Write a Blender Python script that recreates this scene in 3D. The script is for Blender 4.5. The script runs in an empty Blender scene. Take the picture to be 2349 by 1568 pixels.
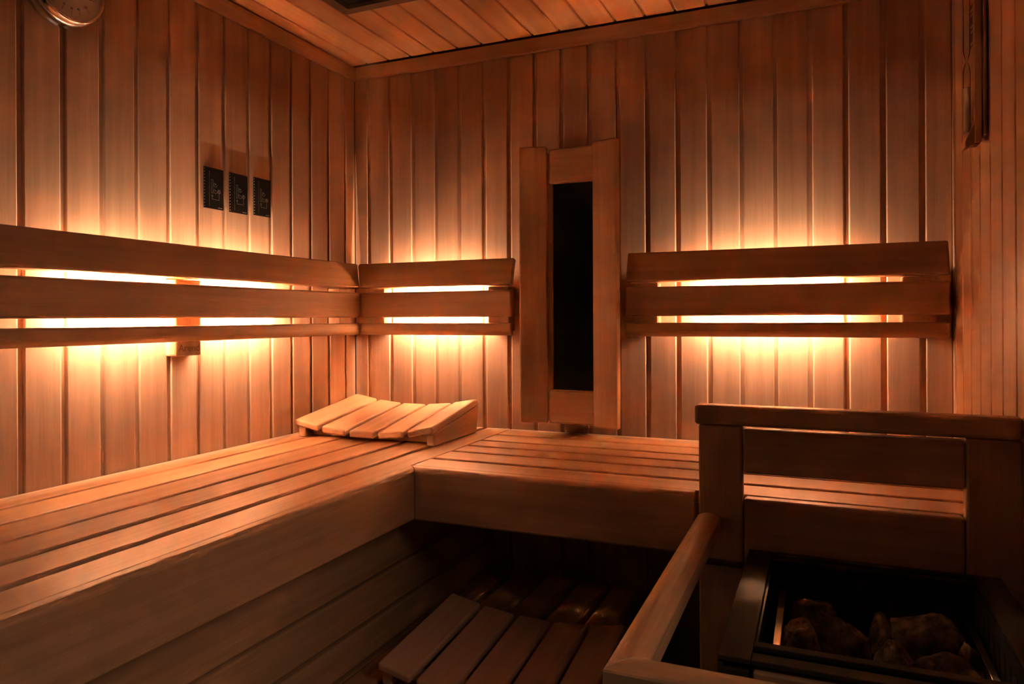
import bpy, bmesh, math, random
from mathutils import Matrix, Vector, noise

S = bpy.context.scene
COL = S.collection
random.seed(7)

# ------------------------------------------------------------------ camera
cam_d = bpy.data.cameras.new('camera')
cam = bpy.data.objects.new('camera', cam_d)
COL.objects.link(cam)
cam_d.sensor_width = 36.0
cam_d.lens = 1649.5 / 2349 * 36.0
cam_d.shift_y = -(784 - 728) / 2349
cam_d.clip_start = 0.02
_yaw, _roll = math.radians(23.183), math.radians(-0.2663)
_r = Vector((math.cos(_yaw), math.sin(_yaw), 0))
_f = Vector((-math.sin(_yaw), math.cos(_yaw), 0))
_u = Vector((0, 0, 1))
_r2 = math.cos(_roll) * _r + math.sin(_roll) * _u
_u2 = math.cos(_roll) * _u - math.sin(_roll) * _r
_m = Matrix.Identity(4)
for _i in range(3):
    _m[_i][0], _m[_i][1], _m[_i][2] = _r2[_i], _u2[_i], -_f[_i]
_m[0][3], _m[1][3], _m[2][3] = 1.3952, -1.9589, 1.28
cam.matrix_world = _m
S.camera = cam

# ------------------------------------------------------------------ light, exposure
LED_STRENGTH = 2900.0
LED_COLOR = (1.0, 0.665, 0.43)
S.view_settings.view_transform = 'Standard'
S.view_settings.look = 'None'
S.view_settings.gamma = 1.0
S.view_settings.use_curve_mapping = False
S.view_settings.exposure = 0.0
S.cycles.sample_clamp_indirect = 0.0
S.cycles.diffuse_bounces = 6
S.cycles.max_bounces = 10
S.cycles.caustics_reflective = False
S.cycles.caustics_refractive = False
W = bpy.data.worlds.new('world')
S.world = W
W.use_nodes = True
_bg = W.node_tree.nodes['Background']
_bg.inputs[0].default_value = (1.0, 0.66, 0.48, 1)      # the dim warm room outside the added glass door
_bg.inputs[1].default_value = 0.022
_ld = bpy.data.lights.new('outside_fill_lamp', 'POINT')  # added unseen fill lamp, brightens the left bench front from outside
_ld.energy = 72.0
_ld.color = (1.0, 0.66, 0.46)
_ld.shadow_soft_size = 0.6
_lo = bpy.data.objects.new('outside_fill_lamp', _ld)
_lo.location = (3.4, -1.95, 2.55)
COL.objects.link(_lo)

# ------------------------------------------------------------------ helpers
def tag(o, label=None, cat=None, group=None, kind=None):
    if label: o['label'] = label
    if cat: o['category'] = cat
    if group: o['group'] = group
    if kind: o['kind'] = kind
    return o

def empty(name, loc, label=None, cat=None, group=None, kind=None):
    o = bpy.data.objects.new(name, None)
    o.empty_display_size = 0.05
    o.location = loc
    COL.objects.link(o)
    return tag(o, label, cat, group, kind)

def root_loc(p):
    v = Vector((0, 0, 0))
    while p is not None:
        v += p.location
        p = p.parent
    return v

def link(name, me, loc, parent=None, mat=None, rot=None, smooth=False):
    """loc is a world position for unrotated parents"""
    if mat is not None and not me.materials:
        me.materials.append(mat)
    if smooth:
        for p in me.polygons: p.use_smooth = True
    o = bpy.data.objects.new(name, me)
    COL.objects.link(o)
    if parent is not None:
        o.parent = parent
        o.location = Vector(loc) - root_loc(parent)
    else:
        o.location = loc
    if rot is not None: o.rotation_euler = rot
    return o

def bevel_bm(bm, r, seg=2, edges=None):
    if r > 0:
        bmesh.ops.bevel(bm, geom=list(edges if edges is not None else bm.edges), offset=r,
                        offset_type='OFFSET', segments=seg, profile=0.5, affect='EDGES', clamp_overlap=True)

def to_mesh(bm, name):
    bmesh.ops.recalc_face_normals(bm, faces=list(bm.faces))
    me = bpy.data.meshes.new(name)
    bm.to_mesh(me)
    bm.free()
    return me

def box_mesh(name, dims, r=0.0, seg=2):
    bm = bmesh.new()
    bmesh.ops.create_cube(bm, size=1.0)
    for v in bm.verts:
        v.co = Vector((v.co.x * dims[0], v.co.y * dims[1], v.co.z * dims[2]))
    bevel_bm(bm, r, seg)
    return to_mesh(bm, name)

def box(name, lo, hi, mat, parent=None, r=0.003, seg=2):
    lo, hi = Vector(lo), Vector(hi)
    return link(name, box_mesh(name, hi - lo, r, seg), (lo + hi) / 2, parent, mat)

def hexa(name, pts8, mat, parent=None, r=0.0, seg=2):
    """8 points: 4 of one end, 4 of the other, same order"""
    c = sum((Vector(p) for p in pts8), Vector()) / 8
    bm = bmesh.new()
    vs = [bm.verts.new(Vector(p) - c) for p in pts8]
    for f in ((0, 1, 2, 3), (7, 6, 5, 4), (0, 4, 5, 1), (1, 5, 6, 2), (2, 6, 7, 3), (3, 7, 4, 0)):
        bm.faces.new([vs[i] for i in f])
    bevel_bm(bm, r, seg)
    return link(name, to_mesh(bm, name), c, parent, mat)

def prism(name, end_a, end_b, mat, parent=None, r=0.0, seg=2):
    """n-gon ends joined by quads"""
    n = len(end_a)
    c = sum((Vector(p) for p in list(end_a) + list(end_b)), Vector()) / (2 * n)
    bm = bmesh.new()
    a = [bm.verts.new(Vector(p) - c) for p in end_a]
    b = [bm.verts.new(Vector(p) - c) for p in end_b]
    bm.faces.new(a)
    bm.faces.new(b[::-1])
    for i in range(n):
        j = (i + 1) % n
        bm.faces.new((a[i], b[i], b[j], a[j]))
    bmesh.ops.recalc_face_normals(bm, faces=list(bm.faces))
    bevel_bm(bm, r, seg)
    return link(name, to_mesh(bm, name), c, parent, mat)

def text_mesh(body, size, extrude=0.0003):
    cu = bpy.data.curves.new('lettering', 'FONT')
    cu.body = body
    cu.size = size
    cu.extrude = extrude
    cu.offset = size * 0.012
    cu.align_x = 'CENTER'
    cu.align_y = 'CENTER'
    tmp = bpy.data.objects.new('lettering_tmp', cu)
    COL.objects.link(tmp)
    dg = bpy.context.evaluated_depsgraph_get()
    me = bpy.data.meshes.new_from_object(tmp.evaluated_get(dg))
    bpy.data.objects.remove(tmp)
    bpy.data.curves.remove(cu)
    return me

# ------------------------------------------------------------------ materials
def new_mat(name):
    m = bpy.data.materials.new(name)
    m.use_nodes = True
    return m, m.node_tree.nodes, m.node_tree.links, m.node_tree.nodes['Principled BSDF']

def plain(name, col, rough=0.5, metal=0.0, spec=0.5):
    m, N, L, P = new_mat(name)
    P.inputs['Base Color'].default_value = (*col, 1)
    P.inputs['Roughness'].default_value = rough
    P.inputs['Metallic'].default_value = metal
    P.inputs['Specular IOR Level'].default_value = spec
    return m

def wood(name, axis, col=(0.50, 0.305, 0.183), rough=0.42, contrast=0.16, var=0.10):
    m, N, L, P = new_mat(name)
    tc = N.new('ShaderNodeTexCoord')
    oi = N.new('ShaderNodeObjectInfo')
    mp = N.new('ShaderNodeMapping')
    sc = [1.0, 1.0, 1.0]
    sc['xyz'.index(axis)] = 0.035
    mp.inputs['Scale'].default_value = sc
    L.new(tc.outputs['Object'], mp.inputs['Vector'])
    mul = N.new('ShaderNodeMath'); mul.operation = 'MULTIPLY'; mul.inputs[1].default_value = 37.0
    L.new(oi.outputs['Random'], mul.inputs[0])
    add = N.new('ShaderNodeVectorMath'); add.operation = 'ADD'
    L.new(mp.outputs[0], add.inputs[0])
    L.new(mul.outputs[0], add.inputs[1])
    n1 = N.new('ShaderNodeTexNoise'); n1.inputs['Scale'].default_value = 42.0
    n1.inputs['Detail'].default_value = 3.0; n1.inputs['Distortion'].default_value = 0.35
    n2 = N.new('ShaderNodeTexNoise'); n2.inputs['Scale'].default_value = 330.0
    n2.inputs['Detail'].default_value = 2.0
    n3 = N.new('ShaderNodeTexNoise'); n3.inputs['Scale'].default_value = 9.0
    n3.inputs['Detail'].default_value = 1.0
    for n in (n1, n2, n3): L.new(add.outputs[0], n.inputs['Vector'])
    a1 = N.new('ShaderNodeMath'); a1.operation = 'MULTIPLY_ADD'
    a1.inputs[1].default_value = 0.55
    L.new(n1.outputs[0], a1.inputs[0])
    s2 = N.new('ShaderNodeMath'); s2.operation = 'MULTIPLY'; s2.inputs[1].default_value = 0.28
    L.new(n2.outputs[0], s2.inputs[0]); L.new(s2.outputs[0], a1.inputs[2])
    a2 = N.new('ShaderNodeMath'); a2.operation = 'MULTIPLY_ADD'; a2.inputs[1].default_value = 0.17
    L.new(n3.outputs[0], a2.inputs[0]); L.new(a1.outputs[0], a2.inputs[2])
    ramp = N.new('ShaderNodeValToRGB')
    ramp.color_ramp.elements[0].position = 0.33
    ramp.color_ramp.elements[1].position = 0.66
    k = 1 - 1.5 * contrast
    ramp.color_ramp.elements[0].color = (col[0] * k, col[1] * k * 0.95, col[2] * k * 0.9, 1)
    k = 1 + contrast
    ramp.color_ramp.elements[1].color = (min(col[0] * k, .9), col[1] * k, col[2] * k, 1)
    L.new(a2.outputs[0], ramp.inputs[0])
    # each board a little lighter or darker than its neighbours
    mr = N.new('ShaderNodeMapRange')
    mr.inputs['To Min'].default_value = 1 - var
    mr.inputs['To Max'].default_value = 1 + var
    L.new(oi.outputs['Random'], mr.inputs['Value'])
    mx = N.new('ShaderNodeVectorMath'); mx.operation = 'SCALE'
    L.new(ramp.outputs[0], mx.inputs[0]); L.new(mr.outputs[0], mx.inputs['Scale'])
    L.new(mx.outputs[0], P.inputs['Base Color'])
    bp = N.new('ShaderNodeBump'); bp.inputs['Strength'].default_value = 0.06
    bp.inputs['Distance'].default_value = 0.002
    L.new(a1.outputs[0], bp.inputs['Height'])
    L.new(bp.outputs[0], P.inputs['Normal'])
    P.inputs['Roughness'].default_value = rough
    P.inputs['Specular IOR Level'].default_value = 0.5
    return m

WX, WY, WZ = wood('alder_x', 'x'), wood('alder_y', 'y'), wood('alder_z', 'z')
PANEL = wood('panelling', 'z', (0.475, 0.287, 0.183), 0.36, 0.13, 0.10)
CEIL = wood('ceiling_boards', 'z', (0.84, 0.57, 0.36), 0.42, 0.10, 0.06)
SLAT_X = wood('slat_x', 'x', (0.42, 0.25, 0.142), 0.45, 0.16, 0.06)
SLAT_Y = wood('slat_y', 'y', (0.42, 0.25, 0.142), 0.45, 0.16, 0.06)
PALE_X = wood('pale_x', 'x', (0.70, 0.50, 0.38), 0.45, 0.10, 0.05)
PALE_Y = wood('pale_y', 'y', (0.70, 0.50, 0.38), 0.45, 0.10, 0.05)
BACKING = plain('backing', (0.16, 0.09, 0.055), 0.7)
BLACK = plain('black_panel', (0.010, 0.008, 0.007), 0.32, 0.0, 0.15)
BLACK_GLASS = plain('black_glass', (0.004, 0.004, 0.005), 0.08)
PRINT = plain('white_print', (0.27, 0.26, 0.25), 0.5)
STUD = plain('silver_stud', (0.85, 0.83, 0.8), 0.2, 1.0)
CHROME = plain('chrome', (0.75, 0.72, 0.68), 0.12, 1.0)
DIAL = plain('dial', (0.78, 0.68, 0.62), 0.6)
INK = plain('ink', (0.05, 0.035, 0.03), 0.6)
FITTING = plain('grey_brown_frame', (0.20, 0.15, 0.125), 0.5)
BRONZE = plain('bronze_metal', (0.045, 0.033, 0.024), 0.58, 0.3)
SOOT = plain('black_metal', (0.008, 0.007, 0.007), 0.55)
STEEL = plain('steel', (0.62, 0.56, 0.5), 0.28, 1.0)
ALU = plain('aluminium', (0.6, 0.6, 0.6), 0.4, 0.8)
SAND = plain('sand_tube', (0.80, 0.72, 0.63), 0.6)
CARVE = plain('carved_letter_shade', (0.27, 0.13, 0.065), 0.7)  # shade of the carved letters, put into an even dark colour
TILE = plain('floor_tile', (0.10, 0.085, 0.075), 0.5)

def led_mat(k):
    m, N, L, P = new_mat('led')
    N.remove(P)
    e = N.new('ShaderNodeEmission')
    e.inputs[0].default_value = (*LED_COLOR, 1)
    e.inputs[1].default_value = k
    L.new(e.outputs[0], N['Material Output'].inputs[0])
    return m
LED = led_mat(LED_STRENGTH)

def glass_mat():
    m, N, L, P = new_mat('clear_glass')
    P.inputs['Base Color'].default_value = (0.95, 0.95, 0.93, 1)
    P.inputs['Transmission Weight'].default_value = 1.0
    P.inputs['Roughness'].default_value = 0.02
    P.inputs['IOR'].default_value = 1.45
    return m
GLASS = glass_mat()

def pane_mat():
    m, N, L, P = new_mat('thin_pane')
    N.remove(P)
    t = N.new('ShaderNodeBsdfTransparent'); t.inputs[0].default_value = (0.92, 0.95, 0.93, 1)
    g = N.new('ShaderNodeBsdfGlossy'); g.inputs['Roughness'].default_value = 0.02
    fr = N.new('ShaderNodeFresnel'); fr.inputs[0].default_value = 1.25
    mx = N.new('ShaderNodeMixShader')
    L.new(fr.outputs[0], mx.inputs[0]); L.new(t.outputs[0], mx.inputs[1]); L.new(g.outputs[0], mx.inputs[2])
    L.new(mx.outputs[0], N['Material Output'].inputs[0])
    return m
PANE = pane_mat()

def stone_mat():
    m, N, L, P = new_mat('sauna_stone')
    tc = N.new('ShaderNodeTexCoord')
    oi = N.new('ShaderNodeObjectInfo')
    add = N.new('ShaderNodeVectorMath'); add.operation = 'ADD'
    L.new(tc.outputs['Object'], add.inputs[0]); L.new(oi.outputs['Random'], add.inputs[1])
    n = N.new('ShaderNodeTexNoise'); n.inputs['Scale'].default_value = 60; n.inputs['Detail'].default_value = 6
    L.new(add.outputs[0], n.inputs['Vector'])
    r = N.new('ShaderNodeValToRGB')
    r.color_ramp.elements[0].position = 0.35; r.color_ramp.elements[0].color = (0.085, 0.070, 0.055, 1)
    r.color_ramp.elements[1].position = 0.72; r.color_ramp.elements[1].color = (0.42, 0.35, 0.26, 1)
    L.new(n.outputs[0], r.inputs[0]); L.new(r.outputs[0], P.inputs['Base Color'])
    b = N.new('ShaderNodeBump'); b.inputs['Strength'].default_value = 0.7; b.inputs['Distance'].default_value = 0.004
    L.new(n.outputs[0], b.inputs['Height']); L.new(b.outputs[0], P.inputs['Normal'])
    P.inputs['Roughness'].default_value = 0.75
    return m
STONE = stone_mat()

# ------------------------------------------------------------------ the room
RW, YF, CZ = 1.682, -2.45, 2.097            # right wall, front, ceiling
REC, DEP, RAD = 0.0100, 0.0055, 0.0035

def plank_mesh(w, length, rec=REC):
    """local: x across, face at y=0 looking -y, z along; open joint at x 0..rec"""
    pts = []
    if rec > 0:
        pts += [(0, DEP), (rec, DEP)]
    x0 = rec
    for k in range(4):
        a = math.pi / 2 * k / 3
        pts.append((x0 + RAD * (1 - math.cos(a)), RAD * (1 - math.sin(a))))
    for k in range(4):
        a = math.pi / 2 * (1 - k / 3)
        pts.append((w - RAD * (1 - math.cos(a)), RAD * (1 - math.sin(a))))
    pts += [(w, 0.012), (0, 0.012)]
    bm = bmesh.new()
    a = [bm.verts.new((x, y, 0)) for x, y in pts]
    b = [bm.verts.new((x, y, length)) for x, y in pts]
    bm.faces.new(a); bm.faces.new(b[::-1])
    n = len(pts)
    for i in range(n):
        j = (i + 1) % n
        bm.faces.new((a[i], b[i], b[j], a[j]))
    return to_mesh(bm, 'plank')

WALL_TOP = 2.094
wall_back = box('wall_back', (-0.03, 0.012, 0), (RW + 0.03, 0.05, CZ + 0.03), BACKING, r=0)
wall_left = box('wall_left', (-0.05, YF, 0), (-0.012, 0.05, CZ + 0.03), BACKING, r=0)
DY1, DY0, DZ = -1.180, -2.194, 1.98         # unseen glass door added in the right wall to let the fill light in
wall_right = box('wall_right', (RW + 0.012, DY1, 0), (RW + 0.05, 0.05, CZ + 0.03), BACKING, r=0)
box('backing', (RW + 0.012, YF, 0), (RW + 0.05, DY0, CZ + 0.03), BACKING, wall_right, r=0)
box('backing', (RW + 0.012, DY0, DZ), (RW + 0.05, DY1, CZ + 0.03), BACKING, wall_right, r=0)
ceiling = box('ceiling', (-0.05, YF, CZ + 0.012), (RW + 0.05, 0.05, CZ + 0.05), BACKING, r=0)
floor = box('floor', (-0.05, YF, -0.04), (RW + 0.05, 0.05, 0), TILE, r=0)
for o in (wall_back, wall_left, wall_right, ceiling, floor): tag(o, kind='structure')

ALIKE = {}
def pmesh(w, length, rec=REC):
    k = (round(w, 4), length, rec)
    if k not in ALIKE:
        ALIKE[k] = plank_mesh(w, length, rec)
    return ALIKE[k]

# back wall
PB = 0.0825
link('plank', pmesh(0.049, WALL_TOP, 0), (0.0, 0, 0), wall_back, PANEL)
for k in range(20):
    x = 0.049 + PB * k
    w = min(PB, RW - x)
    link('plank', pmesh(w, WALL_TOP), (x, 0, 0), wall_back, PANEL)
# left wall: recess centres at -0.054-0.0847k, local x -> +y
PL = 0.0847
for k in range(29):
    y = -0.059 - PL * k
    w = PL if k else 0.059
    link('plank', pmesh(w, WALL_TOP), (0, y, 0), wall_left, PANEL, rot=(0, 0, math.pi / 2))
# right wall: local x -> -y
PR = 0.0922
link('plank', pmesh(0.036, WALL_TOP, 0), (RW, 0, 0), wall_right, PANEL, rot=(0, 0, -math.pi / 2))
for k in range(26):
    y = -0.036 - PR * k
    z0 = DZ if DY0 + 0.02 < y - PR / 2 < DY1 else 0.0
    link('plank', pmesh(PR, round(WALL_TOP - z0, 4), 0.006), (RW, y, z0), wall_right, PANEL, rot=(0, 0, -math.pi / 2))
# ceiling boards run front to back
PC = 0.0820
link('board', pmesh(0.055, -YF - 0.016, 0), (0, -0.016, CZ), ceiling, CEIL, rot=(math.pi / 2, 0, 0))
for k in range(20):
    x = 0.055 + PC * k
    w = min(PC, RW - x)
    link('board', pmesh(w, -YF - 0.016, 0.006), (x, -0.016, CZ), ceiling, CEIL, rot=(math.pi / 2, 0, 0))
# front wall behind the camera is a glass front under a boarded head; the right wall has an added glass door
wall_front = tag(box('wall_front', (-0.05, YF - 0.05, 1.96), (RW + 0.05, YF - 0.012, CZ + 0.03), BACKING, r=0), kind='structure')
x = 0.0
while x < RW - 0.01:
    w = min(0.0825, RW - x)
    link('plank', pmesh(w, round(WALL_TOP - 1.96, 4)), (x + w, YF, 1.96), wall_front, PANEL, rot=(0, 0, math.pi))
    x += 0.0825
window = tag(box('window_1', (0.0, YF - 0.024, 0.0), (RW, YF - 0.014, 1.958), PANE, r=0), kind='structure')
door = tag(box('added_door_1', (RW + 0.014, DY0 + 0.002, 0.01), (RW + 0.022, DY1 - 0.002, DZ - 0.005), PANE, r=0), kind='structure')  # added pane, passes the outside fill light
# cornice trims
TT, TB, TD = 2.0925, 2.050, 0.014
t1 = prism('trim_1', [(0.0005, YF, TB), (TD, YF, TB), (TD, YF, TT), (0.0005, YF, TT)],
           [(0.0005, 0, TB), (TD, -TD, TB), (TD, -TD, TT), (0.0005, 0, TT)], WY, r=0.003)
t2 = prism('trim_2', [(0, -0.0005, TB), (TD, -TD, TB), (TD, -TD, TT), (0, -0.0005, TT)],
           [(RW, -0.0005, TB), (RW - TD, -TD, TB), (RW - TD, -TD, TT), (RW, -0.0005, TT)], WX, r=0.003)
t3 = prism('trim_3', [(RW - .0005, YF, TB), (RW - TD, YF, TB), (RW - TD, YF, TT), (RW - .0005, YF, TT)],
           [(RW - .0005, 0, TB), (RW - TD, -TD, TB), (RW - TD, -TD, TT), (RW - .0005, 0, TT)], WY, r=0.003)
for o in (t1, t2, t3): tag(o, kind='structure')

# ------------------------------------------------------------------ benches
ZB, TH = 0.951, 0.024
XF, YFA = 0.575, -0.592          # front faces of the two fascias
YB = -2.30

lb = empty('sauna_bench', (0.28, -1.1, 0), 'long slatted wooden bench along the left wall below the black panels', 'bench')
edges_l = [(0.004, 0.079), (0.090, 0.178), (0.1885, 0.276), (0.2875, 0.369), (0.385, 0.464), (0.479, 0.5525)]
for a, b in edges_l:
    box('slat', (a, YB, ZB - TH), (b, -0.004, ZB), WY, lb, r=0.003)
# fascia with a rounded nose
def nose(x_in, x_out, z0, z1, r=0.011, n=5):
    pts = [(x_in, z0), (x_out - 0.004, z0), (x_out, z0 + 0.004)]
    for k in range(n + 1):
        a = math.pi / 2 * k / n
        pts.append((x_out - r + r * math.cos(a), z1 - r + r * math.sin(a)))
    pts.append((x_in, z1))
    return pts
p = nose(0.5535, XF, 0.836, ZB)
prism('fascia', [(x, YB, z) for x, z in p], [(x, YFA - 0.0008 + (XF - x), z) for x, z in p], WY, lb)
for z0, z1 in ((0.718, 0.800), (0.631, 0.711), (0.551, 0.622), (0.462, 0.540), (0.375, 0.454), (0.288, 0.367)):
    box('front_board', (0.478, YB, z0), (0.500, -0.004, z1), WY, lb, r=0.004)
for y in (-0.045, -0.70, -1.45, -2.2):
    box('bearer', (0.004, y - 0.022, 0.865), (0.5525, y + 0.022, ZB - TH), WX, lb, r=0.002)
for y in (-0.045, -0.70, -1.45, -2.2):
    box('leg', (0.436, y - 0.022, 0.0), (0.478, y + 0.022, 0.865), WZ, lb, r=0.002)

bb = empty('sauna_bench', (1.1, -0.3, 0), 'short slatted wooden bench along the back wall, below the dark infrared panel', 'bench')
edges_b = [(0.004, 0.108), (0.121, 0.204), (0.219, 0.288), (0.301, 0.374), (0.387, 0.472), (0.488, 0.5685)]
for a, b in edges_b:
    box('slat', (0.5545, -b, ZB - TH), (RW - 0.004, -a, ZB), WX, bb, r=0.003)
p = nose(0.5695, -YFA, 0.836, ZB)
prism('fascia', [(XF + 0.0008 - (-YFA - y), -y, z) for y, z in p], [(1.177, -y, z) for y, z in p], WX, bb)
for x in (0.60, 1.12, 1.62):
    box('bearer', (x - 0.02, -0.5685, 0.865), (x + 0.02, -0.004, ZB - TH), WY, bb, r=0.002)
for x in (1.62,):
    box('leg', (x - 0.02, -0.045, 0.0), (x + 0.02, -0.004, 0.865), WZ, bb, r=0.002)
    box('leg', (x - 0.02, -0.5685, 0.0), (x + 0.02, -0.5275, 0.865), WZ, bb, r=0.002)

# lower bench under the back bench
ZL = 0.545
sb = empty('step_bench', (0.72, -0.7, 0), 'low slatted wooden bench in the dark below and in front of the upper benches', 'bench')
for a, b in ((0.504, 0.566), (0.585, 0.660), (0.680, 0.758), (0.777, 0.854), (0.872, 0.944)):
    box('slat', (a, -1.72, ZL - 0.024), (b, -0.035, ZL), WY, sb, r=0.006)
for y in (-0.10, -0.60, -1.15, -1.66):
    box('bearer', (0.504, y - 0.02, ZL - 0.07), (0.940, y + 0.02, ZL - 0.024), WX, sb, r=0.002)
for y in (-0.10, -1.66):
    for x in (0.53, 0.915):
        box('leg', (x - 0.02, y - 0.02, 0), (x + 0.02, y + 0.02, ZL - 0.07), WZ, sb, r=0.002)

# ------------------------------------------------------------------ backrests
def place(side, u, d, z):
    return (u, -d, z) if side == 'back' else (d, -u, z)

SEC_TOP = [(0.0620, 1.3760), (0.0365, 1.4550), (0.0195, 1.4495), (0.0450, 1.3705)]
SEC_MID = [(0.0620, 1.2820), (0.0620, 1.3600), (0.0440, 1.3600), (0.0440, 1.2820)]
SEC_LOW = [(0.0530, 1.2280), (0.0620, 1.2385), (0.0620, 1.2650), (0.0440, 1.2650), (0.0440, 1.2280)]

def backrest(side, u0, u1, mitre, blocks, led, label):
    mat = SLAT_X if side == 'back' else SLAT_Y
    mid = place(side, (u0 + u1) / 2 if u0 else u1 / 2, 0.0, 1.34)
    r = empty('backrest', mid, label, 'backrest', 'lit backrests on the panelled walls')
    for sec, rr in ((SEC_TOP, 0.0055), (SEC_MID, 0.0055), (SEC_LOW, 0.0045)):
        a = [place(side, (d + 0.0032) if mitre else u0, d, z) for d, z in sec]
        b = [place(side, u1, d, z) for d, z in sec]
        prism('slat', a, b, mat, r, r=rr, seg=3)
    for a, b in blocks:
        lo = Vector(place(side, a, 0.0, 1.240)); hi = Vector(place(side, b, 0.0435, 1.372))
        l2 = Vector([min(lo[i], hi[i]) for i in range(3)]); h2 = Vector([max(lo[i], hi[i]) for i in range(3)])
        box('spacer_block', l2, h2, WZ, r, r=0.003)
    lo = Vector(place(side, led[0] - 0.005, 0.0277, 1.306)); hi = Vector(place(side, led[1] + 0.005, 0.0445, 1.334))
    l2 = Vector([min(lo[i], hi[i]) for i in range(3)]); h2 = Vector([max(lo[i], hi[i]) for i in range(3)])
    prof = box('lamp_profile', l2, h2, ALU, r, r=0.001)
    lo = Vector(place(side, led[0], 0.0271, 1.314)); hi = Vector(place(side, led[1], 0.0277, 1.326))
    l2 = Vector([min(lo[i], hi[i]) for i in range(3)]); h2 = Vector([max(lo[i], hi[i]) for i in range(3)])
    box('light_strip', l2, h2, LED, prof, r=0)
    return r

bl = backrest('left', 0, 1.95, True, [(0.073, 0.142), (1.50, 1.57)], (0.42, 0.98),
              'long glowing wooden backrest of three slats on the left wall under the black panels')
backrest('back', 0, 0.580, True, [(0.068, 0.140), (0.498, 0.5655)], (0.19, 0.455),
         'short glowing wooden backrest between the room corner and the dark infrared panel')
backrest('back', 0.914, 1.669, False, [(0.9255, 0.998), (1.573, 1.644)], (1.12, 1.42),
         'glowing wooden backrest right of the dark infrared panel')

# carved bracket that carries the left backrest
br = box('bracket', (0.0, -0.744, 1.194), (0.035, -0.6705, 1.372), WZ, bl, r=0.004)
br['label'] = 'wooden bracket with carved lettering below the slats'
me = text_mesh('Arend', 0.0248, 0.0004)
link('lettering', me, (0.0352, -0.7065, 1.2120), br, CARVE, rot=(math.pi / 2, 0, math.pi / 2))

# ------------------------------------------------------------------ infrared panel
ir = empty('infrared_panel', (0.76, 0, 1.37), 'tall dark glass infrared heater panel between two angled wooden boards on the back wall', 'heater')
def ir_board(p0, p1, n, zt, zb):
    q = [p0, p1, (p1[0] + 0.02 * n[0], p1[1] + 0.02 * n[1]), (p0[0] + 0.02 * n[0], p0[1] + 0.02 * n[1])]
    hexa('side_board', [(x, y, zb) for x, y in q] + [(x, y, zt) for x, y in q], WZ, ir, r=0.004)
ir_board((0.6196, -0.094), (0.6960, -0.075), (-0.241, 0.970), 1.758, 0.985)
ir_board((0.8268, -0.075), (0.8993, -0.094), (0.253, 0.967), 1.758, 0.980)
box('crosspiece', (0.6990, -0.070, 1.653), (0.8300, -0.050, 1.750), WX, ir, r=0.005)
box('crosspiece', (0.6970, -0.070, 0.984), (0.8300, -0.050, 1.078), WX, ir, r=0.005)
box('stile', (0.684, -0.049, 0.990), (0.7035, -0.001, 1.745), WZ, ir, r=0.002)
box('stile', (0.8225, -0.049, 0.990), (0.842, -0.001, 1.745), WZ, ir, r=0.002)
box('glass_panel', (0.7037, -0.044, 1.00), (0.8223, -0.038, 1.735), BLACK_GLASS, ir, r=0.001)
box('back_plate', (0.7037, -0.037, 1.00), (0.8223, -0.001, 1.735), SOOT, ir, r=0)

# ------------------------------------------------------------------ three black control panels on the left wall
def ring_mesh(bm, c, r0, r1, n=20):
    vs = []
    for k in range(n):
        a = 2 * math.pi * k / n
        vs.append((bm.verts.new((c[0] + r0 * math.cos(a), c[1] + r0 * math.sin(a), 0)),
                   bm.verts.new((c[0] + r1 * math.cos(a), c[1] + r1 * math.sin(a), 0))))
    for k in range(n):
        bm.faces.new((vs[k][0], vs[k][1], vs[(k + 1) % n][1], vs[(k + 1) % n][0]))

def bar(bm, x0, y0, x1, y1, w):
    d = Vector((x1 - x0, y1 - y0)); n = Vector((-d.y, d.x)).normalized() * w / 2
    bm.faces.new([bm.verts.new((x, y, 0)) for x, y in ((x0 + n.x, y0 + n.y), (x1 + n.x, y1 + n.y), (x1 - n.x, y1 - n.y), (x0 - n.x, y0 - n.y))])

def panel_print():
    bm = bmesh.new()           # x right, y up, in metres from the panel's centre (62 x 103 mm)
    w = 0.0006
    for cx, cy in ((0.004, 0.010), (0.004, -0.006)):
        for k in range(14):
            a0 = math.radians(115 + 250 * k / 14); a1 = math.radians(115 + 250 * (k + 1) / 14)
            r = 0.0055
            bar(bm, cx + r * math.cos(a0), cy + r * math.sin(a0), cx + r * math.cos(a1), cy + r * math.sin(a1), w)
    bar(bm, 0.0015, 0.0115, 0.0065, 0.0115, 0.0009); bar(bm, 0.004, 0.009, 0.004, 0.014, 0.0009)
    bar(bm, 0.002, -0.0045, 0.0065, -0.0045, 0.0009)
    ring_mesh(bm, (0.0155, -0.006), 0.0042, 0.0050); ring_mesh(bm, (0.0155, -0.006), 0.0022, 0.0028)
    bar(bm, 0.0155, -0.006, 0.0155, -0.003, w)
    bar(bm, 0.0155, -0.0112, 0.0155, -0.027, w); bar(bm, 0.0155, -0.027, -0.0065, -0.027, w)
    bar(bm, -0.0065, -0.027, -0.0065, -0.021, w); ring_mesh(bm, (-0.0065, -0.0187), 0.0014, 0.0022)
    # slider outline
    for a in ((-0.009, -0.012, -0.009, 0.022), (-0.004, -0.012, -0.004, 0.022), (-0.009, 0.022, -0.004, 0.022), (-0.009, -0.012, -0.004, -0.012)):
        bar(bm, *a, w)
    bar(bm, -0.0155, -0.045, -0.0155, 0.042, 0.0004); bar(bm, -0.0155, 0.030, -0.0155, 0.042, 0.0008)
    bar(bm, 0.012, -0.0465, 0.026, -0.0465, 0.0013)
    return to_mesh(bm, 'printed_icons')

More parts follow.
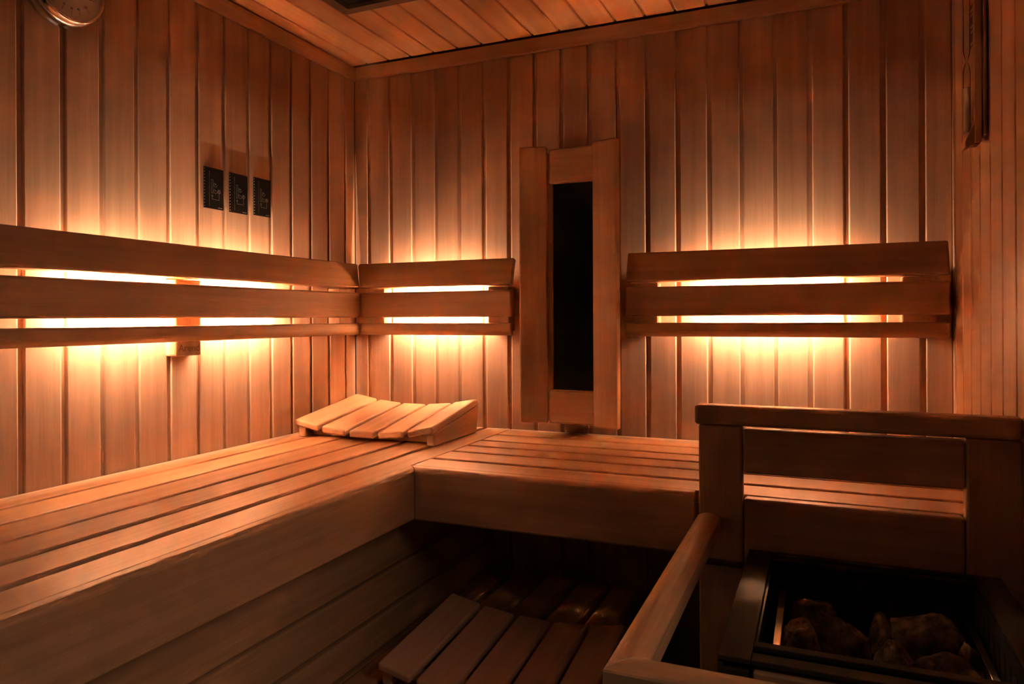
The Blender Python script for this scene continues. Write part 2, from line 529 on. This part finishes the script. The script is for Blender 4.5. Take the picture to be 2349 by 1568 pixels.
print_me = panel_print()
print_me.materials.append(PRINT)
stud_bm = bmesh.new()
for k in range(13):
    m4 = Matrix.Translation((-0.0305, 0.046 - 0.092 * k / 12, 0.0)) @ Matrix.Diagonal((1, 1, 1, 1))
    bmesh.ops.create_icosphere(stud_bm, subdivisions=1, radius=0.0012, matrix=m4)
stud_me = to_mesh(stud_bm, 'edge_studs'); stud_me.materials.append(STUD)
pan_me = box_mesh('faceplate', (0.062, 0.102, 0.0042), 0.0009, 2); pan_me.materials.append(BLACK)
ROT_L = (math.pi / 2, 0, math.pi / 2)                      # local x -> +y, local y -> +z, local z -> +x
for yc, zc, lab in ((-0.5985, 1.6055, 'leftmost of the three black control panels with thin white icons on the left wall'),
                    (-0.5150, 1.6055, 'middle one of the three black control panels with thin white icons on the left wall'),
                    (-0.4285, 1.6090, 'rightmost of the three black control panels with thin white icons, nearest the corner')):
    e = empty('control_panel', (0, yc, zc), lab, 'control panel', 'black control panels on the left wall')
    link('faceplate', pan_me, (0.0022, yc, zc), e, rot=ROT_L)
    link('printed_icons', print_me, (0.00435, yc, zc), e, rot=ROT_L)
    link('edge_studs', stud_me, (0.0036, yc, zc), e, rot=ROT_L)

# ------------------------------------------------------------------ round gauge, top left
def lathe(name, prof, mat, parent, loc, rot, n=48):
    bm = bmesh.new()
    rings = []
    for r, h in prof:
        if r < 1e-6:
            rings.append([bm.verts.new((0, 0, h))])
        else:
            rings.append([bm.verts.new((r * math.cos(2 * math.pi * k / n), r * math.sin(2 * math.pi * k / n), h)) for k in range(n)])
    for a, b in zip(rings, rings[1:]):
        for k in range(n):
            j = (k + 1) % n
            if len(a) == 1 and len(b) == 1: continue
            if len(a) == 1: bm.faces.new((a[0], b[k], b[j]))
            elif len(b) == 1: bm.faces.new((a[k], b[0], a[j]))
            else: bm.faces.new((a[k], b[k], b[j], a[j]))
    return link(name, to_mesh(bm, name), loc, parent, mat, rot, smooth=True)

GY, GZ = -0.994, 1.936
g = empty('wall_gauge', (0, GY, GZ), 'round chrome-rimmed dial gauge high on the left wall', 'gauge')
lathe('case', [(0, 0), (0.0715, 0), (0.0725, 0.002), (0.0725, 0.005), (0.0705, 0.008), (0.0695, 0.018), (0.0720, 0.021), (0.0720, 0.025), (0.0690, 0.029), (0.0645, 0.034)], CHROME, g, (0, GY, GZ), ROT_L)
lathe('bezel', [(0.0645, 0.034), (0.0685, 0.036), (0.0695, 0.040), (0.0685, 0.0435), (0.0660, 0.0445), (0.0635, 0.0425), (0.0625, 0.038)], CHROME, g, (0, GY, GZ), ROT_L)
lathe('dial', [(0, 0.038), (0.0635, 0.038), (0.0635, 0.0365), (0, 0.0365)], DIAL, g, (0, GY, GZ), ROT_L)
MARKS = ((248, '20'), (269.8, '30'), (290.4, '40'), (316.8, '50'), (348.5, '60'))
def dial_marks():
    bm = bmesh.new()
    for ang, _ in MARKS:
        a = math.radians(ang)
        bar(bm, 0.0455 * math.cos(a), 0.0455 * math.sin(a), 0.0535 * math.cos(a), 0.0535 * math.sin(a), 0.0007)
    for k in range(21):                                    # finer thermometer scale round the upper half
        a = math.radians(-5 + 225 * k / 20)
        bar(bm, 0.049 * math.cos(a), 0.049 * math.sin(a), 0.0535 * math.cos(a), 0.0535 * math.sin(a), 0.0006)
    return to_mesh(bm, 'dial_marks')
link('dial_marks', dial_marks(), (0.0383, GY, GZ), g, INK, rot=ROT_L)
for ang, txt in MARKS:
    a = math.radians(ang)
    link('numeral', text_mesh(txt, 0.0062, 0.0001), (0.0384, GY + 0.0408 * math.cos(a), GZ + 0.0408 * math.sin(a)), g, INK, rot=ROT_L)
hb = bmesh.new(); bar(hb, 0, 0, -0.030, 0.030, 0.0014)
link('pointer', to_mesh(hb, 'pointer'), (0.0386, GY, GZ), g, INK, rot=ROT_L)

# ------------------------------------------------------------------ ceiling fitting
cf = empty('ceiling_fitting', (0.40, -0.54, CZ), 'square grey-brown framed fitting with a dark recess in the ceiling', 'ceiling light')
fx0, fx1, fy1, fy0, fz = 0.2435, 0.5735, -0.380, -0.710, 2.083
def ring_frame(name, x0, x1, y0, y1, w, z0, z1, rad, mat, parent):
    def rr(x0, x1, y0, y1, r, n=5):
        out = []
        for cx, cy, a0 in ((x1 - r, y1 - r, 0), (x0 + r, y1 - r, 90), (x0 + r, y0 + r, 180), (x1 - r, y0 + r, 270)):
            for k in range(n + 1):
                a = math.radians(a0 + 90 * k / n)
                out.append((cx + r * math.cos(a), cy + r * math.sin(a)))
        return out
    o, i = rr(x0, x1, y0, y1, rad), rr(x0 + w, x1 - w, y0 + w, y1 - w, max(rad - w * 0.3, 0.004))
    c = Vector(((x0 + x1) / 2, (y0 + y1) / 2, (z0 + z1) / 2))
    bm = bmesh.new()
    V = [[bm.verts.new(Vector((x, y, z)) - c) for x, y in L_] for L_, z in ((o, z0), (i, z0), (o, z1), (i, z1))]
    n = len(o)
    for k in range(n):
        j = (k + 1) % n
        bm.faces.new((V[0][k], V[0][j], V[1][j], V[1][k]))
        bm.faces.new((V[2][k], V[3][k], V[3][j], V[2][j]))
        bm.faces.new((V[0][k], V[2][k], V[2][j], V[0][j]))
        bm.faces.new((V[1][k], V[1][j], V[3][j], V[3][k]))
    return link(name, to_mesh(bm, name), c, parent, mat)
ring_frame('frame', fx0, fx1, fy0, fy1, 0.027, fz, CZ - 0.0005, 0.012, FITTING, cf)
box('recess', (fx0 + 0.02, fy0 + 0.02, CZ - 0.004), (fx1 - 0.02, fy1 - 0.02, CZ - 0.0008), SOOT, cf, r=0)
lathe('lamp_disc', [(0, 0.0), (0.125, 0.0), (0.128, 0.003), (0.128, 0.006), (0, 0.006)], DIAL, cf, ((fx0 + fx1) / 2, (fy0 + fy1) / 2, CZ - 0.010), (0, 0, 0))

# ------------------------------------------------------------------ slatted headrests
def headrest(loc, label):
    r = empty('headrest', loc, label, 'headrest', 'slatted wooden headrests on the benches')
    L0 = Vector(loc)
    slope = math.radians(9.0)
    for i in range(5):
        u = (i - 2) / 2.0
        dz = -0.016 * (1 - u * u)
        me = box_mesh('slat', (0.077, 0.285, 0.019), 0.0058, 3)
        o = link('slat', me, L0 + Vector(((i - 2) * 0.0885, 0.128, 0.0655 - 0.009 + dz)), r, PALE_Y)
        o.rotation_euler = (slope, -math.atan(0.172 * u), 0)
    for sx in (-1, 1):
        x0, x1 = sorted((sx * 0.193, sx * 0.2165))
        q = [(0.0, 0.0), (0.246, 0.0), (0.262, 0.074), (0.0, 0.032)]
        a = [L0 + Vector((x0, y, z)) for y, z in q]
        b = [L0 + Vector((x1, y, z)) for y, z in q]
        hexa('wedge', a + b, PALE_Y, r, r=0.003)
    box('crossbar', L0 + Vector((-0.193, 0.035, 0.001)), L0 + Vector((0.193, 0.055, 0.021)), PALE_X, r, r=0.002)
    box('crossbar', L0 + Vector((-0.193, 0.200, 0.001)), L0 + Vector((0.193, 0.220, 0.040)), PALE_X, r, r=0.002)
    return r
h1 = headrest((0.2715, -0.348, ZB + 0.0005), 'bright curved slatted wooden headrest on the upper bench in the corner')

def copy_tree(o, parent=None):
    c = o.copy()
    COL.objects.link(c)
    if parent is not None: c.parent = parent
    for ch in o.children: copy_tree(ch, c)
    return c
h2 = copy_tree(h1)
h2.location = (0.800, -0.745, ZL + 0.0005)
h2.rotation_euler = (0, 0, math.radians(-2.5))
h2['label'] = 'dim curved slatted wooden headrest lying on the low bench in the foreground'

# ------------------------------------------------------------------ guard behind the heater
GF, GB = -0.645, -0.617
gu = empty('heater_guard', (1.44, -0.63, 0), 'dark wooden guard panel with a cap rail between heater and back bench', 'guard')
box('post', (1.1945, GF, 0.0), (1.2695, GB, 1.0875), WZ, gu, r=0.004)
box('post', (1.6045, GF, 0.0), (1.6800, GB, 1.0875), WZ, gu, r=0.004)
box('cap_rail', (1.1875, GF - 0.003, 1.088), (RW - 0.002, GB + 0.006, 1.1225), WX, gu, r=0.006, seg=3)
box('panel', (1.2710, GF, 1.0065), (1.6030, GB, 1.0830), WX, gu, r=0.003)
box('panel', (1.2710, GF, 0.853), (1.6030, GB, 0.9615), WX, gu, r=0.005)
box('panel', (1.2710, GF, 0.700), (1.6030, GB, 0.840), WX, gu, r=0.005)
prism('metal_ledge', [(1.205, GF, 0.851), (1.205, GF - 0.010, 0.849), (1.205, GF - 0.010, 0.842), (1.205, GF, 0.840)],
      [(1.2685, GF, 0.851), (1.2685, GF - 0.010, 0.849), (1.2685, GF - 0.010, 0.842), (1.2685, GF, 0.840)], BRONZE, gu, r=0.001)['label'] = 'short dark metal ledge on the post'

# ------------------------------------------------------------------ handrail around the heater
hr = empty('handrail', (1.30, -1.0, 0.9), 'rounded wooden handrail bending around the front of the heater', 'handrail')
def rail_sec(w, h, n=6):
    """section centred on x, rounded top at z=0"""
    sag = 0.006
    pts = [(-w / 2, -h), (w / 2, -h)]
    for k in range(n + 1):
        t = 1 - 2 * k / n
        pts.append((t * w / 2, -sag * t * t))
    return pts
RZ, RWD, RH = 0.932, 0.040, 0.032
xc, yc2 = 1.2125, -1.2400
sec = rail_sec(RWD, RH)
prism('side_rail', [(xc + a, yc2 + a, RZ + b) for a, b in sec], [(xc + a, GF - 0.001, RZ + b) for a, b in sec], WY, hr, r=0.0015, seg=1)
sec2 = rail_sec(RWD, 0.075)
prism('front_rail', [(xc + a - 0.0006, yc2 + a - 0.0006, RZ + b) for a, b in sec2], [(RW - 0.002, yc2 + a, RZ + b) for a, b in sec2], WX, hr, r=0.0015, seg=1)

# ------------------------------------------------------------------ heater
HX0, HX1, HY1, HY0, HZ = 1.281, 1.648, -0.6535, -1.076, 0.878
he = empty('sauna_heater', (1.465, -0.87, 0.0), 'black bronze-framed sauna heater with an open well of stones', 'heater')
# top frame: left and right strips, slotted back and front strips
box('frame_side', (HX0, HY0, HZ - 0.006), (1.3185, -0.6905, HZ), BRONZE, he, r=0.001)
box('frame_side', (1.609, HY0, HZ - 0.006), (HX1, -0.6905, HZ), BRONZE, he, r=0.001)
box('frame_corner', (HX0, -0.6895, HZ - 0.006), (1.3185, HY1, HZ), BRONZE, he, r=0.001)
box('frame_corner', (1.609, -0.6895, HZ - 0.006), (HX1, HY1, HZ), BRONZE, he, r=0.001)
box('frame_bar', (1.3190, -0.6690, HZ - 0.006), (1.6085, HY1, HZ), BRONZE, he, r=0.001)
box('frame_bar', (1.3190, -0.6945, HZ - 0.006), (1.6085, -0.6820, HZ), BRONZE, he, r=0.001)
box('frame_bar', (1.3190, -1.0360, HZ - 0.006), (1.6085, -1.0210, HZ), BRONZE, he, r=0.001)
box('frame_bar', (1.3190, HY0, HZ - 0.006), (1.6085, -1.0540, HZ), BRONZE, he, r=0.001)
# outer body
box('side_panel', (HX0, HY0 + 0.002, 0.16), (HX0 + 0.006, HY1, HZ - 0.008), BRONZE, he, r=0.001)
box('side_panel', (HX1 - 0.006, HY0 + 0.002, 0.16), (HX1, HY1, HZ - 0.008), BRONZE, he, r=0.001)
box('back_panel', (HX0 + 0.007, HY1 - 0.006, 0.16), (HX1 - 0.007, HY1, HZ - 0.008), SOOT, he, r=0.001)
box('front_post', (HX0 + 0.001, HY0, 0.16), (1.3165, HY0 + 0.02, HZ - 0.014), BRONZE, he, r=0.001)
box('front_post', (1.612, HY0, 0.16), (HX1 - 0.001, HY0 + 0.02, HZ - 0.014), BRONZE, he, r=0.001)
box('front_panel', (1.3215, HY0 - 0.004, 0.20), (1.607, HY0 + 0.014, HZ - 0.012), WX, he, r=0.002)['label'] = 'wooden cladding board on the front of the heater'
box('base', (HX0 + 0.01, HY0 + 0.01, 0.0), (HX1 - 0.01, HY1 - 0.01, 0.16), SOOT, he, r=0.002)
# inner well
WX0, WX1, WY0, WY1, WZ0 = 1.322, 1.606, -1.019, -0.697, 0.765
box('well_wall', (WX0 - 0.003, WY0, WZ0), (WX0, WY1, HZ - 0.007), SOOT, he, r=0)
box('well_wall', (WX1, WY0, WZ0), (WX1 + 0.003, WY1, HZ - 0.007), SOOT, he, r=0)
box('well_wall', (WX0, WY1, WZ0), (WX1, WY1 + 0.003, HZ - 0.007), SOOT, he, r=0)
box('well_wall', (WX0, WY0 - 0.003, WZ0), (WX1, WY0, HZ - 0.007), SOOT, he, r=0)
box('well_floor', (WX0, WY0, WZ0 - 0.006), (WX1, WY1, WZ0), SOOT, he, r=0)
# stone basket rims
FZ = 0.828
rim = box('basket_rim', (1.3330, -1.010, FZ - 0.010), (1.3430, -0.718, FZ), STEEL, he, r=0.0006)
rim['label'] = 'polished steel rim catching the backlight'
rim.rotation_euler = (math.radians(4.0), 0, 0)
box('basket_rim', (1.5900, -1.012, FZ - 0.012), (1.5990, -0.716, FZ), STEEL, he, r=0.0006)
box('basket_rim', (1.3430, -0.7185, FZ - 0.012), (1.5900, -0.7160, FZ), BRONZE, he, r=0.0005)
for x in (1.338, 1.5945):
    for y in (-1.0, -0.73):
        box('basket_leg', (x - 0.004, y - 0.004, WZ0), (x + 0.004, y + 0.004, FZ - 0.012), SOOT, he, r=0)
for k in range(8):
    y = -0.76 - 0.031 * k
    box('well_slot', (WX1 - 0.0012, y - 0.009, 0.80), (WX1 - 0.0002, y + 0.009, 0.855), BRONZE, he, r=0)

def stone(cx, cy, sx, sy, sz, seed, label, tilt=0.0, base=None):
    rnd = random.Random(seed)
    bm = bmesh.new()
    bmesh.ops.create_icosphere(bm, subdivisions=4, radius=1.0)
    planes = []
    for _ in range(11):
        v = Vector((rnd.gauss(0, 1), rnd.gauss(0, 1), rnd.gauss(0, 1))).normalized()
        planes.append((v, rnd.uniform(0.60, 0.88)))
    off = Vector((seed * 3.1, seed * 1.7, 0))
    for v in bm.verts:
        for n, h in planes:
            d = v.co.dot(n) - h
            if d > 0: v.co -= n * d
        k = noise.noise(v.co * 2.3 + off) * 0.10 + noise.noise(v.co * 7 + off) * 0.05
        v.co *= 1.0 + k
    rot = Matrix.Rotation(tilt, 3, 'Y') @ Matrix.Rotation(rnd.uniform(-.4, .4), 3, 'Z')
    for v in bm.verts:
        v.co = rot @ Vector((v.co.x * sx / 2, v.co.y * sy / 2, v.co.z * sz / 2)) * 1.12
    mz = min(v.co.z for v in bm.verts)
    for v in bm.verts: v.co.z -= mz
    for e in bm.edges: e.smooth = True
    o = link('stone', to_mesh(bm, 'stone'), (cx, cy, WZ0 + 0.0005 if base is None else base), None, STONE)
    return tag(o, label, 'stone', 'stones in the heater')
stone(1.387, -0.750, 0.070, 0.052, 0.068, 3, 'flat brown stone at the back left of the heater well', 0.1)
stone(1.370, -0.858, 0.054, 0.058, 0.082, 5, 'dark stone leaning by the bright steel rim in the heater')
stone(1.424, -0.842, 0.062, 0.066, 0.094, 8, 'dark pointed stone left of the middle of the heater well', 0.2)
stone(1.474, -0.790, 0.042, 0.050, 0.078, 13, 'narrow dark stone behind the middle of the heater well')
stone(1.530, -0.788, 0.094, 0.074, 0.090, 21, 'largest brown stone with a broad lit top in the heater', 0.12)
stone(1.480, -0.898, 0.050, 0.050, 0.082, 34, 'small rough stone at the front middle of the heater well')
stone(1.537, -0.915, 0.078, 0.066, 0.094, 55, 'wide dark stone at the front right below the largest stone')
stone(1.5755, -0.850, 0.026, 0.034, 0.084, 89, 'small stone at the far right beside the right rim')

# ------------------------------------------------------------------ sand timer on the right wall
st = empty('sand_timer', (1.67, -0.375, 1.75), 'wooden sand timer with a glass tube high on the right wall', 'timer')
box('back_plate', (1.6735, -0.402, 1.612), (1.6780, -0.350, 2.02), WZ, st, r=0.001)
box('standoff', (1.6780, -0.390, 1.70), (RW - 0.0003, -0.362, 1.98), WZ, st, r=0)
box('body', (1.6600, -0.400, 1.600), (1.6710, -0.350, 2.02), WZ, st, r=0.001)
box('standoff', (1.6710, -0.392, 1.70), (1.6735, -0.360, 1.98), WZ, st, r=0)
prism('foot', [(1.6605, -0.396, 1.600), (1.6605, -0.396, 1.640), (1.6450, -0.396, 1.604), (1.6450, -0.396, 1.592)],
      [(1.6605, -0.354, 1.600), (1.6605, -0.354, 1.640), (1.6450, -0.354, 1.604), (1.6450, -0.354, 1.592)], WZ, st, r=0.001)
TXc, TYc = 1.6515, -0.375
lathe('glass_tube', [(0, 1.622), (0.0050, 1.623), (0.0062, 1.627), (0.0062, 1.738), (0.0050, 1.746), (0.0016, 1.757), (0.0016, 1.760), (0.0050, 1.771), (0.0062, 1.779), (0.0062, 1.89), (0.0050, 1.896), (0, 1.898)],
      PANE, st, (TXc, TYc, 0), (0, 0, 0), n=20)
lathe('sand', [(0, 1.6235), (0.0046, 1.625), (0.0056, 1.628), (0.0056, 1.707), (0.0045, 1.709), (0, 1.7095)], SAND, st, (TXc, TYc, 0), (0, 0, 0), n=16)
mb = bmesh.new()
for z0, z1 in ((1.784, 1.7885), (1.793, 1.8105), (1.815, 1.820), (1.8245, 1.8425), (1.8465, 1.8505), (1.856, 1.864)):
    vs = [mb.verts.new((0, y, z)) for y, z in ((-0.009, z0), (0.009, z0), (0.009, z1), (-0.009, z1))]
    mb.faces.new(vs)
link('scale_marks', to_mesh(mb, 'scale_marks'), (1.6597, -0.374, 0), st, INK)
